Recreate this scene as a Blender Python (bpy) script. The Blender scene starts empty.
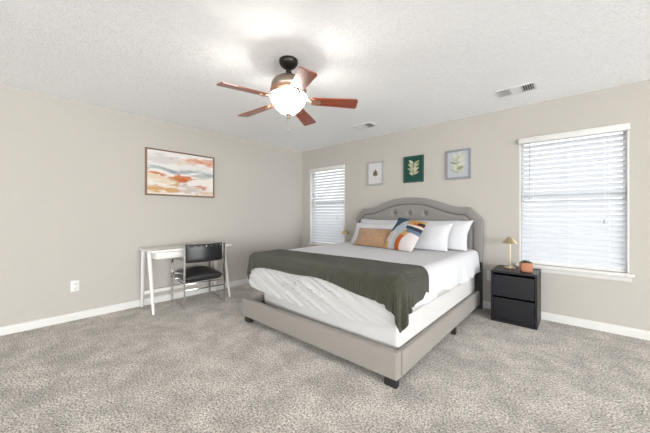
import bpy, bmesh, math, random
import numpy as np
from mathutils import Vector, Matrix
random.seed(7)
C = bpy.context.scene.collection
S = bpy.context.scene
R = math.radians
PI = math.pi

# ------------------------------------------------------------------ camera, sky, light, exposure
H = 2.44
CAM = (4.182, -4.001, 1.184)
YAW = 41.684
cd = bpy.data.cameras.new('camera'); cam = bpy.data.objects.new('camera', cd); C.objects.link(cam)
cam.location = CAM; cam.rotation_euler = (R(90), 0, R(YAW))
cd.sensor_width = 36.0; cd.lens = 283.0 / 650 * 36; cd.shift_y = -2.9 / 650; cd.clip_start = 0.05
S.camera = cam

w = bpy.data.worlds.new('sky'); S.world = w; w.use_nodes = True
w.node_tree.nodes['Background'].inputs[0].default_value = (0.97, 0.98, 1.0, 1)
w.node_tree.nodes['Background'].inputs[1].default_value = 1.22
S.view_settings.view_transform = 'Standard'; S.view_settings.look = 'None'
S.view_settings.gamma = 1.0; S.view_settings.use_curve_mapping = False
S.view_settings.exposure = 1.36

def area(name, loc, rot, sx, sy, power, col):
    l = bpy.data.lights.new(name, 'AREA'); l.shape = 'RECTANGLE'; l.size = sx; l.size_y = sy
    l.energy = power; l.color = col
    o = bpy.data.objects.new(name, l); C.objects.link(o); o.location = loc; o.rotation_euler = rot
    return o
# added fill lights in made-up openings of the two unseen walls behind the photographer
area('fill_front', (5.0, -10.95, 1.25), (R(84), 0, 0), 8.0, 2.2, 110, (0.955, 0.985, 1.0))
area('fill_right', (11.95, -5.9, 1.25), (R(90), 0, R(90)), 8.0, 2.2, 410, (0.95, 0.985, 1.0))
# the lit bulb inside the ceiling fan's glass bowl
FAN = (2.415, -2.466)
pl = bpy.data.lights.new('fan_bulb', 'POINT'); pl.energy = 6; pl.shadow_soft_size = 0.055; pl.color = (1.0, 0.965, 0.91)
po = bpy.data.objects.new('fan_bulb', pl); C.objects.link(po); po.location = (FAN[0], FAN[1], 2.035)

# ------------------------------------------------------------------ materials
def lin(c):
    f = lambda v: v / 12.92 if v <= 0.04045 else ((v + 0.055) / 1.055) ** 2.4
    return tuple(f(v / 255.0) for v in c) + (1.0,)

def mat(name, col, rough=0.6, metal=0.0, spec=0.5, bump=None, var=None, sheen=0.0, coat=0.0):
    """bump=(scale, distance, detail), var=(scale, amount)"""
    m = bpy.data.materials.new(name); m.use_nodes = True
    nt = m.node_tree; b = nt.nodes['Principled BSDF']
    b.inputs['Base Color'].default_value = lin(col)
    b.inputs['Roughness'].default_value = rough; b.inputs['Metallic'].default_value = metal
    b.inputs['Specular IOR Level'].default_value = spec
    if sheen: b.inputs['Sheen Weight'].default_value = sheen
    if coat: b.inputs['Coat Weight'].default_value = coat
    tc = nt.nodes.new('ShaderNodeTexCoord')
    if var:
        n = nt.nodes.new('ShaderNodeTexNoise'); n.inputs['Scale'].default_value = var[0]; n.inputs['Detail'].default_value = 4
        nt.links.new(tc.outputs['Object'], n.inputs['Vector'])
        r = nt.nodes.new('ShaderNodeValToRGB')
        a = lin(col); k = var[1]
        r.color_ramp.elements[0].position = .3; r.color_ramp.elements[1].position = .7
        r.color_ramp.elements[0].color = tuple(v * (1 - k) for v in a[:3]) + (1,)
        r.color_ramp.elements[1].color = tuple(min(1, v * (1 + k)) for v in a[:3]) + (1,)
        nt.links.new(n.outputs['Fac'], r.inputs['Fac']); nt.links.new(r.outputs['Color'], b.inputs['Base Color'])
    if bump:
        n = nt.nodes.new('ShaderNodeTexNoise'); n.inputs['Scale'].default_value = bump[0]
        n.inputs['Detail'].default_value = bump[2] if len(bump) > 2 else 3
        nt.links.new(tc.outputs['Object'], n.inputs['Vector'])
        bp = nt.nodes.new('ShaderNodeBump'); bp.inputs['Distance'].default_value = bump[1]; bp.inputs['Strength'].default_value = 1
        nt.links.new(n.outputs['Fac'], bp.inputs['Height']); nt.links.new(bp.outputs['Normal'], b.inputs['Normal'])
    return m

M = {}
M['wall'] = mat('wall_paint', (168, 163, 156), .85, spec=.25, bump=(60, .0012, 4))
M['trim'] = mat('white_trim_paint', (196, 194, 190), .45)
M['ceiling'] = None
M['white_metal'] = mat('white_metal', (206, 207, 207), .4)
M['vent_dark'] = mat('vent_shade_paint', (40, 40, 42), .8)  # dark colour for the shade behind the louvers
M['linen'] = mat('grey_linen', (132, 126, 119), .9, spec=.15, bump=(420, .0015, 2), var=(160, .07), sheen=.2)
M['linen_dark'] = mat('grey_velvet_linen', (121, 118, 115), .85, spec=.15, bump=(420, .0012, 2), var=(120, .06), sheen=.25)
M['button'] = mat('dark_linen_button', (74, 66, 62), .85)
M['nail'] = mat('pewter_nailheads', (84, 79, 73), .4, metal=.7)
M['black'] = mat('black_wood', (26, 25, 26), .5)
M['sheet'] = mat('white_cotton', (191, 191, 194), .9, spec=.1, bump=(35, .003, 4), sheen=.1)
M['cover'] = mat('white_mattress_cover', (180, 179, 177), .95, spec=.1, bump=(60, .001, 3))
M['ticking'] = mat('white_knit_ticking', (190, 188, 186), .95, spec=.1, bump=(300, .0012, 2))
M['pillow'] = mat('white_pillow_cotton', (190, 190, 192), .9, spec=.1, bump=(18, .006, 3), sheen=.1)
M['espresso'] = mat('espresso_wood_veneer', (12, 11, 16), .42, spec=.35, bump=(30, .0004, 2))
M['brass'] = mat('brushed_brass', (208, 190, 156), .32, metal=1.0)
M['terracotta'] = mat('terracotta', (158, 106, 82), .85, var=(30, .08))
M['soil'] = mat('potting_soil', (60, 48, 40), .95)
M['succulent'] = mat('succulent_leaf', (62, 84, 62), .6)
M['desk'] = mat('white_desk_lacquer', (200, 197, 193), .4)
M['leather'] = mat('black_leather', (30, 29, 30), .36, bump=(140, .0008, 3))
M['chrome'] = mat('polished_chrome', (225, 223, 219), .16, metal=1.0)
M['bronze'] = mat('oil_rubbed_bronze', (34, 30, 28), .35, metal=.6)
M['nickel'] = mat('brushed_nickel', (150, 138, 126), .33, metal=1.0)
M['copper'] = mat('antique_copper', (186, 150, 128), .35, metal=.9)
M['tan'] = mat('tan_suede', (146, 116, 88), .9, spec=.15, bump=(90, .002, 4), var=(25, .14), sheen=.3)
M['tan_edge'] = mat('tan_piping', (150, 112, 74), .8)
M['plastic'] = mat('white_plastic', (206, 205, 202), .35)
M['dark_slot'] = mat('dark_slot', (50, 48, 46), .6)
M['frame_wood'] = mat('walnut_frame', (118, 92, 70), .5, var=(40, .12))
M['frame_grey'] = mat('pale_grey_frame', (148, 147, 146), .55)
M['frame_green'] = mat('dark_green_frame', (22, 62, 52), .5)
M['frame_blue'] = mat('blue_grey_frame', (120, 122, 129), .55)
M['wand'] = mat('grey_wand', (165, 165, 168), .3)
M['cord'] = mat('white_cord', (225, 225, 228), .7)

def nodes(m): return m.node_tree, m.node_tree.nodes, m.node_tree.links

# ceiling : knock-down / stomped texture
m = mat('ceiling_texture', (246, 247, 248), .9, spec=.2); M['ceiling'] = m
nt, N, L = nodes(m); b = N['Principled BSDF']; tc = N.new('ShaderNodeTexCoord')
n1 = N.new('ShaderNodeTexNoise'); n1.inputs['Scale'].default_value = 30; n1.inputs['Detail'].default_value = 5
n1.inputs['Distortion'].default_value = 1.6; n1.inputs['Roughness'].default_value = .6
L.new(tc.outputs['Object'], n1.inputs['Vector'])
r1 = N.new('ShaderNodeValToRGB'); r1.color_ramp.elements[0].position = .50; r1.color_ramp.elements[1].position = .62
L.new(n1.outputs['Fac'], r1.inputs['Fac'])
bp = N.new('ShaderNodeBump'); bp.inputs['Distance'].default_value = .0032; bp.inputs['Strength'].default_value = .8
L.new(r1.outputs['Color'], bp.inputs['Height']); L.new(bp.outputs['Normal'], b.inputs['Normal'])

# carpet : speckled pile
m = mat('carpet_pile', (170, 160, 150), .97, spec=.05, sheen=.15); M['carpet'] = m
nt, N, L = nodes(m); b = N['Principled BSDF']; tc = N.new('ShaderNodeTexCoord')
n1 = N.new('ShaderNodeTexNoise'); n1.inputs['Scale'].default_value = 80; n1.inputs['Detail'].default_value = 6; n1.inputs['Roughness'].default_value = .75
n2 = N.new('ShaderNodeTexNoise'); n2.inputs['Scale'].default_value = 4.2; n2.inputs['Detail'].default_value = 9; n2.inputs['Roughness'].default_value = .68; n2.inputs['Distortion'].default_value = .3
n3 = N.new('ShaderNodeTexVoronoi'); n3.inputs['Scale'].default_value = 95
for n in (n1, n2, n3): L.new(tc.outputs['Object'], n.inputs['Vector'])
r = N.new('ShaderNodeValToRGB'); e = r.color_ramp.elements
e[0].position = .42; e[0].color = lin((140, 132, 124)); e[1].position = .58; e[1].color = lin((240, 234, 227))
x = e.new(.5); x.color = lin((207, 199, 190))
L.new(n1.outputs['Fac'], r.inputs['Fac'])
r2 = N.new('ShaderNodeValToRGB'); e = r2.color_ramp.elements
e[0].position = .38; e[0].color = (.74, .74, .74, 1); e[1].position = .62; e[1].color = (1.12, 1.12, 1.12, 1)
L.new(n2.outputs['Fac'], r2.inputs['Fac'])
mx = N.new('ShaderNodeMix'); mx.data_type = 'RGBA'; mx.blend_type = 'MULTIPLY'; mx.inputs['Factor'].default_value = 1
L.new(r.outputs['Color'], mx.inputs['A']); L.new(r2.outputs['Color'], mx.inputs['B'])
L.new(mx.outputs['Result'], b.inputs['Base Color'])
ad = N.new('ShaderNodeMath'); ad.operation = 'ADD'; L.new(n1.outputs['Fac'], ad.inputs[0]); L.new(n3.outputs['Distance'], ad.inputs[1])
bp = N.new('ShaderNodeBump'); bp.inputs['Distance'].default_value = .02; bp.inputs['Strength'].default_value = .8
L.new(ad.outputs[0], bp.inputs['Height']); L.new(bp.outputs['Normal'], b.inputs['Normal'])

# throw blanket : ribbed knit
m = mat('olive_knit', (76, 78, 66), .95, spec=.1, sheen=.14); M['blanket'] = m
nt, N, L = nodes(m); b = N['Principled BSDF']; uv = N.new('ShaderNodeUVMap')
wv = N.new('ShaderNodeTexWave'); wv.inputs['Scale'].default_value = 48; wv.inputs['Distortion'].default_value = .3; wv.inputs['Detail'].default_value = 2
L.new(uv.outputs['UV'], wv.inputs['Vector'])
nz = N.new('ShaderNodeTexNoise'); nz.inputs['Scale'].default_value = 22; L.new(uv.outputs['UV'], nz.inputs['Vector']); nz.inputs['Detail'].default_value = 6; nz.inputs['Roughness'].default_value = .7
r = N.new('ShaderNodeValToRGB'); e = r.color_ramp.elements
e[0].color = lin((42, 42, 34)); e[1].color = lin((74, 73, 61)); L.new(nz.outputs['Fac'], r.inputs['Fac']); L.new(r.outputs['Color'], b.inputs['Base Color'])
bp = N.new('ShaderNodeBump'); bp.inputs['Distance'].default_value = .006; bp.inputs['Strength'].default_value = .8
L.new(wv.outputs['Fac'], bp.inputs['Height']); L.new(bp.outputs['Normal'], b.inputs['Normal'])

# fan blades : reddish walnut with grain along the blade
m = mat('walnut_blade', (120, 62, 36), .32, coat=.45); M['blade'] = m
nt, N, L = nodes(m); b = N['Principled BSDF']; tc = N.new('ShaderNodeTexCoord'); mp = N.new('ShaderNodeMapping')
mp.inputs['Scale'].default_value = (1.5, 26, 26); L.new(tc.outputs['Object'], mp.inputs['Vector'])
nz = N.new('ShaderNodeTexNoise'); nz.inputs['Scale'].default_value = 2; nz.inputs['Detail'].default_value = 6; L.new(mp.outputs['Vector'], nz.inputs['Vector'])
r = N.new('ShaderNodeValToRGB'); e = r.color_ramp.elements
e[0].position = .35; e[0].color = lin((104, 44, 20)); e[1].position = .7; e[1].color = lin((150, 70, 32))
L.new(nz.outputs['Fac'], r.inputs['Fac']); L.new(r.outputs['Color'], b.inputs['Base Color'])

# lit frosted glass bowl of the fan lamp
m = bpy.data.materials.new('lit_frosted_glass'); m.use_nodes = True; M['bowl'] = m
nt, N, L = nodes(m); N.clear()
o = N.new('ShaderNodeOutputMaterial'); e = N.new('ShaderNodeEmission'); t = N.new('ShaderNodeBsdfTransparent'); mx = N.new('ShaderNodeMixShader')
g = N.new('ShaderNodeBsdfGlossy'); g.inputs['Roughness'].default_value = .25; m2 = N.new('ShaderNodeMixShader'); m2.inputs[0].default_value = .06
e.inputs[0].default_value = (1.0, .965, .91, 1); e.inputs[1].default_value = 14.0
ge = N.new('ShaderNodeNewGeometry'); m3 = N.new('ShaderNodeMath'); m3.operation = 'MULTIPLY_ADD'; m3.inputs[1].default_value = -13.4; m3.inputs[2].default_value = 14.0
L.new(ge.outputs['Backfacing'], m3.inputs[0]); L.new(m3.outputs[0], e.inputs[1])
t.inputs[0].default_value = (1, .98, .95, 1); mx.inputs[0].default_value = .42
L.new(t.outputs[0], mx.inputs[1]); L.new(e.outputs[0], mx.inputs[2]); L.new(mx.outputs[0], m2.inputs[1]); L.new(g.outputs[0], m2.inputs[2]); L.new(m2.outputs[0], o.inputs[0])

# blind slats : white faux wood that lets daylight glow through
m = bpy.data.materials.new('blind_slat'); m.use_nodes = True; M['slat'] = m
nt, N, L = nodes(m); N.clear()
o = N.new('ShaderNodeOutputMaterial'); d = N.new('ShaderNodeBsdfDiffuse'); t = N.new('ShaderNodeBsdfTranslucent'); mx = N.new('ShaderNodeMixShader')
d.inputs[0].default_value = (.64, .655, .68, 1); t.inputs[0].default_value = (.7, .72, .75, 1); mx.inputs[0].default_value = .2
L.new(d.outputs[0], mx.inputs[1]); L.new(t.outputs[0], mx.inputs[2]); L.new(mx.outputs[0], o.inputs[0])

# window glass
m = bpy.data.materials.new('window_glass'); m.use_nodes = True; M['glass'] = m
nt, N, L = nodes(m); N.clear()
o = N.new('ShaderNodeOutputMaterial'); d = N.new('ShaderNodeBsdfTransparent'); t = N.new('ShaderNodeBsdfGlossy'); mx = N.new('ShaderNodeMixShader')
t.inputs['Roughness'].default_value = .05; mx.inputs[0].default_value = .08
L.new(d.outputs[0], mx.inputs[1]); L.new(t.outputs[0], mx.inputs[2]); L.new(mx.outputs[0], o.inputs[0])

def colmat(name, rough=.8, bump=None):
    m = mat(name, (200, 200, 200), rough, spec=.2, bump=bump)
    a = m.node_tree.nodes.new('ShaderNodeVertexColor'); a.layer_name = 'Col'
    m.node_tree.links.new(a.outputs['Color'], m.node_tree.nodes['Principled BSDF'].inputs['Base Color'])
    return m
M['canvas'] = colmat('painted_canvas', .75, bump=(120, .001, 3))
M['print'] = colmat('printed_paper', .5)
M['pattern'] = colmat('printed_cushion_cotton', .9, bump=(250, .001, 2))

# ------------------------------------------------------------------ mesh helpers
def link(name, me, m=None, parent=None, loc=(0, 0, 0), rot=(0, 0, 0)):
    o = bpy.data.objects.new(name, me); C.objects.link(o)
    if m is not None and me is not None: me.materials.append(m)
    if parent: o.parent = parent
    o.location = loc; o.rotation_euler = rot
    return o

def obj(name, bm, m, parent=None, smooth=None, loc=(0, 0, 0), rot=(0, 0, 0)):
    bmesh.ops.recalc_face_normals(bm, faces=bm.faces[:])
    me = bpy.data.meshes.new(name); bm.to_mesh(me); bm.free()
    if smooth is not None:
        for p in me.polygons: p.use_smooth = True
        me.set_sharp_from_angle(angle=R(smooth))
    return link(name, me, m, parent, loc, rot)

def NB(): return bmesh.new()

def box(bm, x0, x1, y0, y1, z0, z1, bev=0.0, seg=2, mtx=None):
    g = bmesh.ops.create_cube(bm, size=1.0); vs = g['verts']
    bmesh.ops.scale(bm, verts=vs, vec=(x1 - x0, y1 - y0, z1 - z0))
    bmesh.ops.translate(bm, verts=vs, vec=((x0 + x1) / 2, (y0 + y1) / 2, (z0 + z1) / 2))
    if bev > 0:
        es = list({e for v in vs for e in v.link_edges})
        r = bmesh.ops.bevel(bm, geom=es, offset=bev, segments=seg, profile=.5, affect='EDGES')
        vs = list(set(r['verts']) | {v for v in vs if v.is_valid})
        vs = [v for v in vs if v.is_valid]
    if mtx is not None:
        allv = set(vs)
        stack = list(vs)
        while stack:
            v = stack.pop()
            for e in v.link_edges:
                o = e.other_vert(v)
                if o not in allv: allv.add(o); stack.append(o)
        bmesh.ops.transform(bm, matrix=mtx, verts=list(allv))
    return bm

def lathe(bm, prof, n=32, c=(0, 0), cap=True):
    """prof: list of (r, z) from one end to the other"""
    rings = []
    for r, z in prof:
        if r < 1e-6: rings.append([bm.verts.new((c[0], c[1], z))])
        else: rings.append([bm.verts.new((c[0] + r * math.cos(2 * PI * k / n), c[1] + r * math.sin(2 * PI * k / n), z)) for k in range(n)])
    for a, b in zip(rings, rings[1:]):
        for k in range(n):
            k2 = (k + 1) % n
            if len(a) == 1 and len(b) == 1: continue
            if len(a) == 1: bm.faces.new((a[0], b[k], b[k2]))
            elif len(b) == 1: bm.faces.new((a[k], b[0], a[k2]))
            else: bm.faces.new((a[k], b[k], b[k2], a[k2]))
    if cap:
        if len(rings[0]) > 1: bm.faces.new(rings[0])
        if len(rings[-1]) > 1: bm.faces.new(rings[-1][::-1])
    return bm

def sweep(bm, pts, prof, up=Vector((0, 0, 1)), closed=False, scale=None, side=None):
    """sweep a closed 2-D profile (list of (a, b)) along pts. side: fixed sideways axis"""
    P = [Vector(p) for p in pts]; n = len(P); rings = []
    for i, p in enumerate(P):
        a = P[(i - 1) % n] if (i > 0 or closed) else p
        c = P[(i + 1) % n] if (i < n - 1 or closed) else p
        t = (c - a).normalized()
        if side is not None: s = Vector(side)
        else:
            s = t.cross(up)
            if s.length < 1e-4: s = t.cross(Vector((1, 0, 0)))
            s.normalize()
        u = s.cross(t).normalized()
        k = 1.0 if scale is None else scale[i]
        f = 1.0
        if 0 < i < n - 1 or closed:
            t1 = (p - a).normalized(); t2 = (c - p).normalized()
            f = 1.0 / max(.5, math.cos(t1.angle(t2, 0) / 2))
        rings.append([bm.verts.new(p + s * (q[0] * k) + u * (q[1] * k * (f if side is not None else 1))) for q in prof])
    m_ = len(prof)
    for i in range(n if closed else n - 1):
        A, B = rings[i], rings[(i + 1) % n]
        for k in range(m_): bm.faces.new((A[k], A[(k + 1) % m_], B[(k + 1) % m_], B[k]))
    if not closed:
        bm.faces.new(rings[0]); bm.faces.new(rings[-1][::-1])
    return bm

def circ(r, n=10): return [(r * math.cos(2 * PI * k / n), r * math.sin(2 * PI * k / n)) for k in range(n)]
def rect(a, b): return [(-a, -b), (a, -b), (a, b), (-a, b)]

def gridmesh(name, P, closed_back=None, col=None, uv=None):
    """P: array (n, m, 3)"""
    n, m_ = P.shape[:2]
    idx = np.arange(n * m_).reshape(n, m_)
    F = np.stack([idx[:-1, :-1], idx[1:, :-1], idx[1:, 1:], idx[:-1, 1:]], -1).reshape(-1, 4)
    me = bpy.data.meshes.new(name)
    me.from_pydata(P.reshape(-1, 3).tolist(), [], F.tolist()); me.update()
    if col is not None:
        ca = me.color_attributes.new('Col', 'FLOAT_COLOR', 'POINT')
        ca.data.foreach_set('color', col.reshape(-1, 4).astype(np.float32).ravel())
    if uv is not None:
        u = me.uv_layers.new(name='UVMap'); flat = uv.reshape(-1, 2)
        li = np.zeros(len(me.loops), dtype=np.int32); me.loops.foreach_get('vertex_index', li)
        u.data.foreach_set('uv', flat[li].astype(np.float32).ravel())
    for p in me.polygons: p.use_smooth = True
    return me

def tag(o, label=None, cat=None, group=None, kind=None):
    if label: o['label'] = label
    if cat: o['category'] = cat
    if group: o['group'] = group
    if kind: o['kind'] = kind
    return o

def thing(name, label, cat, loc=(0, 0, 0), rz=0, group=None):
    o = bpy.data.objects.new(name, None); C.objects.link(o); o.empty_display_size = .1
    o.location = loc; o.rotation_euler = (0, 0, rz)
    return tag(o, label, cat, group)

def struct(name, bm, m, parent=None, smooth=None):
    o = obj(name, bm, m, parent, smooth)
    o['kind'] = 'structure'
    return o

def dup(root, loc, label, rz=None):
    r = root.copy(); C.objects.link(r); r.location = loc; r['label'] = label
    if rz is not None: r.rotation_euler = (0, 0, rz)
    for ch in list(root.children):
        c = ch.copy(); C.objects.link(c); c.parent = r
        for g in list(ch.children):
            d = g.copy(); C.objects.link(d); d.parent = c
    return r

def smooth01(t):
    t = np.clip(t, 0, 1); return t * t * (3 - 2 * t)
def vnoise(x, y, seed=0):
    rs = np.random.RandomState(seed); T = rs.rand(64, 64)
    xi = np.floor(x).astype(int); yi = np.floor(y).astype(int); fx = smooth01(x - xi); fy = smooth01(y - yi)
    g = lambda a, b: T[a % 64, b % 64]
    return (g(xi, yi) * (1 - fx) + g(xi + 1, yi) * fx) * (1 - fy) + (g(xi, yi + 1) * (1 - fx) + g(xi + 1, yi + 1) * fx) * fy
def fbm(x, y, seed=0, o=4):
    s = 0; a = .5
    for k in range(o): s = s + a * vnoise(x * 2 ** k, y * 2 ** k, seed + k); a *= .5
    return s / (1 - .5 ** o)

# ------------------------------------------------------------------ the room
XR, YF, T = 12.00, -11.00, .14       # right wall, front wall (both unseen, set far back to even out the fill), thickness
Z1, Z2 = .59, 2.045                # window opening
WL = (.221, 1.096); WR = (3.675, 4.560)
bm = NB(); box(bm, -T, XR + T, YF - T, T, -.06, 0); struct('floor', bm, M['carpet'])
bm = NB(); box(bm, -T, XR + T, YF - T, T, H, H + .1); struct('ceiling', bm, M['ceiling'])
bm = NB(); box(bm, -T, 0, YF - T, 0, 0, H); struct('wall_left', bm, M['wall'])
def wall_with_holes(name, a0, a1, holes, place):
    bm = NB(); xs = [a0] + [v for h in holes for v in h[:2]] + [a1]
    for i in range(0, len(xs), 2): place(bm, xs[i], xs[i + 1], 0, H)
    for h in holes: place(bm, h[0], h[1], 0, h[2]); place(bm, h[0], h[1], h[3], H)
    return struct(name, bm, M['wall'])
wall_with_holes('wall_back', -T, XR + T, [(WL[0], WL[1], Z1, Z2), (WR[0], WR[1], Z1, Z2)], lambda bm, a, b, z0, z1: box(bm, a, b, 0, T, z0, z1))
wall_with_holes('wall_right', YF - T, 0, [(-9.95, -1.85, .12, 2.38)], lambda bm, a, b, z0, z1: box(bm, XR, XR + T, a, b, z0, z1))  # unseen opening added for the fill light
wall_with_holes('wall_front', 0, XR, [(.95, 9.05, .12, 2.38)], lambda bm, a, b, z0, z1: box(bm, a, b, YF - T, YF, z0, z1))  # wide opening made up to hold the other fill light

BB = [(0, 0), (.016, 0), (.016, .062), (.012, .074), (.005, .082), (0, .084)]
def baseboard(name, p0, p1, nrm):
    bm = NB(); rings = []
    for p in (p0, p1): rings.append([bm.verts.new((p[0] + nrm[0] * a, p[1] + nrm[1] * a, z)) for a, z in BB])
    n = len(BB)
    for k in range(n): bm.faces.new((rings[0][k], rings[0][(k + 1) % n], rings[1][(k + 1) % n], rings[1][k]))
    bm.faces.new(rings[0]); bm.faces.new(rings[1][::-1])
    return struct(name, bm, M['trim'])
baseboard('baseboard_left', (0, YF), (0, 0), (1, 0))
baseboard('baseboard_back', (.016, 0), (XR, 0), (0, -1))

def window(name, x0, x1):
    w = bpy.data.objects.new(name, None); C.objects.link(w); w.location = ((x0 + x1) / 2, 0, Z1); w['kind'] = 'structure'
    hw = (x1 - x0) / 2; hh = Z2 - Z1
    bm = NB()      # vinyl frame and sashes at the outside of the opening
    y0, y1 = .085, .135; t = .035
    box(bm, -hw, -hw + t, y0, y1, 0, hh); box(bm, hw - t, hw, y0, y1, 0, hh)
    box(bm, -hw + t, hw - t, y0, y1, 0, t); box(bm, -hw + t, hw - t, y0, y1, hh - t, hh)
    obj('window_frame', bm, M['trim'], w)
    bm = NB(); zr = 1.385 - Z1
    box(bm, -hw + t, hw - t, y0 - .012, y1 - .005, zr - .03, zr + .03, .004)
    obj('meeting_rail', bm, M['trim'], w)
    for a, b in ((t, zr - .03), (zr + .03, hh - t)):
        bm = NB(); box(bm, -hw + t, hw - t, .108, .113, a, b); obj('pane', bm, M['glass'], w)
    bm = NB()      # painted reveal
    for s in (-1, 1):
        xa, xb = sorted((s * hw, s * (hw - .012))); box(bm, xa, xb, -.002, .085, 0, hh)
    box(bm, -hw + .012, hw - .012, -.002, .085, hh - .012, hh)
    obj('window_jamb', bm, M['trim'], w)
    bm = NB(); box(bm, -hw + .012, hw - .012, 0, .085, -.001, .014)
    box(bm, -hw - .032, hw + .032, -.042, 0, -.012, .014, .005)
    obj('window_sill', bm, M['trim'], w)
    bm = NB(); rings = []
    pr = [(0, -.012), (-.030, -.012), (-.030, -.022), (-.020, -.032), (-.016, -.050), (-.010, -.066), (0, -.066)]
    for sx in (-1, 1): rings.append([bm.verts.new((sx * (hw + .018), y, z)) for y, z in pr])
    for k in range(len(pr)): bm.faces.new((rings[0][k], rings[0][(k + 1) % len(pr)], rings[1][(k + 1) % len(pr)], rings[1][k]))
    bm.faces.new(rings[0]); bm.faces.new(rings[1][::-1])
    obj('window_apron', bm, M['trim'], w)
    return w
window('window_1', *WL); window('window_2', *WR)

# ------------------------------------------------------------------ window blinds
NS = 25
def blind(x0, x1, label):
    hw = (x1 - x0) / 2 - .016; hh = Z2 - Z1
    t = thing('window_blind', label, 'blind', ((x0 + x1) / 2, .0, Z1), 0, 'closed window blinds')
    bm = NB(); box(bm, -hw - .016 - .004, hw + .016 + .004, -.030, -.006, hh - .052, hh + .012, .004)
    box(bm, -hw - .018, -hw - .004, -.006, -.003, hh - .045, hh - .005)
    obj('valance', bm, M['trim'], t, 40)
    bm = NB(); box(bm, -hw, hw, .012, .062, hh - .052, hh - .013); obj('headrail', bm, M['white_metal'], t)
    zt, zb = hh - .062, .050; tilt = R(48)
    bm = NB()
    for k in range(NS):
        z = zt - (k + .5) * (zt - zb) / NS
        mt = Matrix.Translation((0, .040, z)) @ Matrix.Rotation(tilt + random.uniform(-.015, .015), 4, 'X')
        # gently crowned slat cross-section
        n = 8; ra = []
        for sx in (-hw + .004, hw - .004):
            ra.append([bm.verts.new(mt @ Vector((sx, -.033 + .066 * i / n, .008 * (1 - (2 * i / n - 1) ** 2)))) for i in range(n + 1)] +
                      [bm.verts.new(mt @ Vector((sx, -.033 + .066 * i / n, -.003 + .008 * (1 - (2 * i / n - 1) ** 2)))) for i in range(n, -1, -1)])
        q = len(ra[0])
        for i in range(q): bm.faces.new((ra[0][i], ra[0][(i + 1) % q], ra[1][(i + 1) % q], ra[1][i]))
        bm.faces.new(ra[0]); bm.faces.new(ra[1][::-1])
    obj('slats', bm, M['slat'], t, 40)
    bm = NB(); box(bm, -hw, hw, .020, .062, .016, .036, .004); obj('bottom_rail', bm, M['trim'], t)
    for u in (-.72, 0, .72):
        bm = NB(); sweep(bm, [(u * hw, .004, hh - .052), (u * hw, .002, .03)], circ(.0012, 6)); obj('ladder_cord', bm, M['cord'], t)
    xw = -hw + .085
    bm = NB(); sweep(bm, [(xw, -.001, hh - .05), (xw, -.005, hh - .075), (xw - .004, -.006, hh - .70)], circ(.0042, 8)); obj('tilt_wand', bm, M['wand'], t, 60)
    xc = hw - .155
    bm = NB(); sweep(bm, [(xc, -.002, hh - .05), (xc, -.004, .535)], circ(.0014, 6)); lc = obj('lift_cord', bm, M['cord'], t)
    bm = NB(); lathe(bm, [(.003, .54), (.006, .53), (.010, .50), (.008, .495), (0, .494)], 12, (xc, -.008)); obj('tassel', bm, M['wand'], lc, 50)
    return t
blind(*WL, 'white slatted window blind left of the bed, partly hidden behind the bed')
blind(*WR, 'white slatted window blind right of the bed, above the black nightstand')

# ------------------------------------------------------------------ ceiling fan
fan = thing('ceiling_fan', 'five-blade ceiling fan with dark wood blades and a lit white glass bowl', 'ceiling fan', (FAN[0], FAN[1], H))
bm = NB(); lathe(bm, [(0, 0), (.076, 0), (.078, -.012), (.074, -.030), (.062, -.048), (.040, -.064), (.024, -.072), (0, -.074)], 40); obj('canopy', bm, M['bronze'], fan, 40)
bm = NB(); lathe(bm, [(0, -.07), (.013, -.07), (.013, -.140), (0, -.140)], 16)
lathe(bm, [(0, -.084), (.020, -.084), (.026, -.095), (.020, -.106), (0, -.106)], 20); obj('downrod', bm, M['bronze'], fan, 40)
bm = NB(); lathe(bm, [(0, -.128), (.030, -.128), (.052, -.134), (.098, -.150), (.126, -.172), (.140, -.200), (.142, -.226), (.136, -.240), (0, -.240)], 48)
mo = obj('motor_housing', bm, M['nickel'], fan, 35)
bm = NB(); lathe(bm, [(.10, -.236), (.143, -.238), (.147, -.246), (.143, -.256), (.128, -.266), (.108, -.276), (.085, -.282), (.06, -.283)], 48, cap=False); obj('decorative_band', bm, M['copper'], mo, 35)
def blade_outline():
    pts = []; r0, r1, w0, w1 = .185, .565, .048, .064
    def arc(cx_, cy_, r, a0, a1, n=5):
        return [(cx_ + r * math.cos(R(a0 + (a1 - a0) * i / n)), cy_ + r * math.sin(R(a0 + (a1 - a0) * i / n))) for i in range(n + 1)]
    pts += arc(r0 + .020, -w0 + .020, .020, 180, 262)
    pts += arc(r1 - .022, -w1 + .022, .022, 278, 360)
    pts += arc(r1 - .022, w1 - .022, .022, 0, 82)
    pts += arc(r0 + .020, w0 - .020, .020, 98, 180)
    return pts
bm = NB(); ol = blade_outline()
lo = [bm.verts.new((x, y, -.004)) for x, y in ol]; hi = [bm.verts.new((x, y, .004)) for x, y in ol]
bm.faces.new(lo[::-1]); bm.faces.new(hi)
for i in range(len(ol)): bm.faces.new((lo[i], lo[(i + 1) % len(ol)], hi[(i + 1) % len(ol)], hi[i]))
bladep = None
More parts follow.
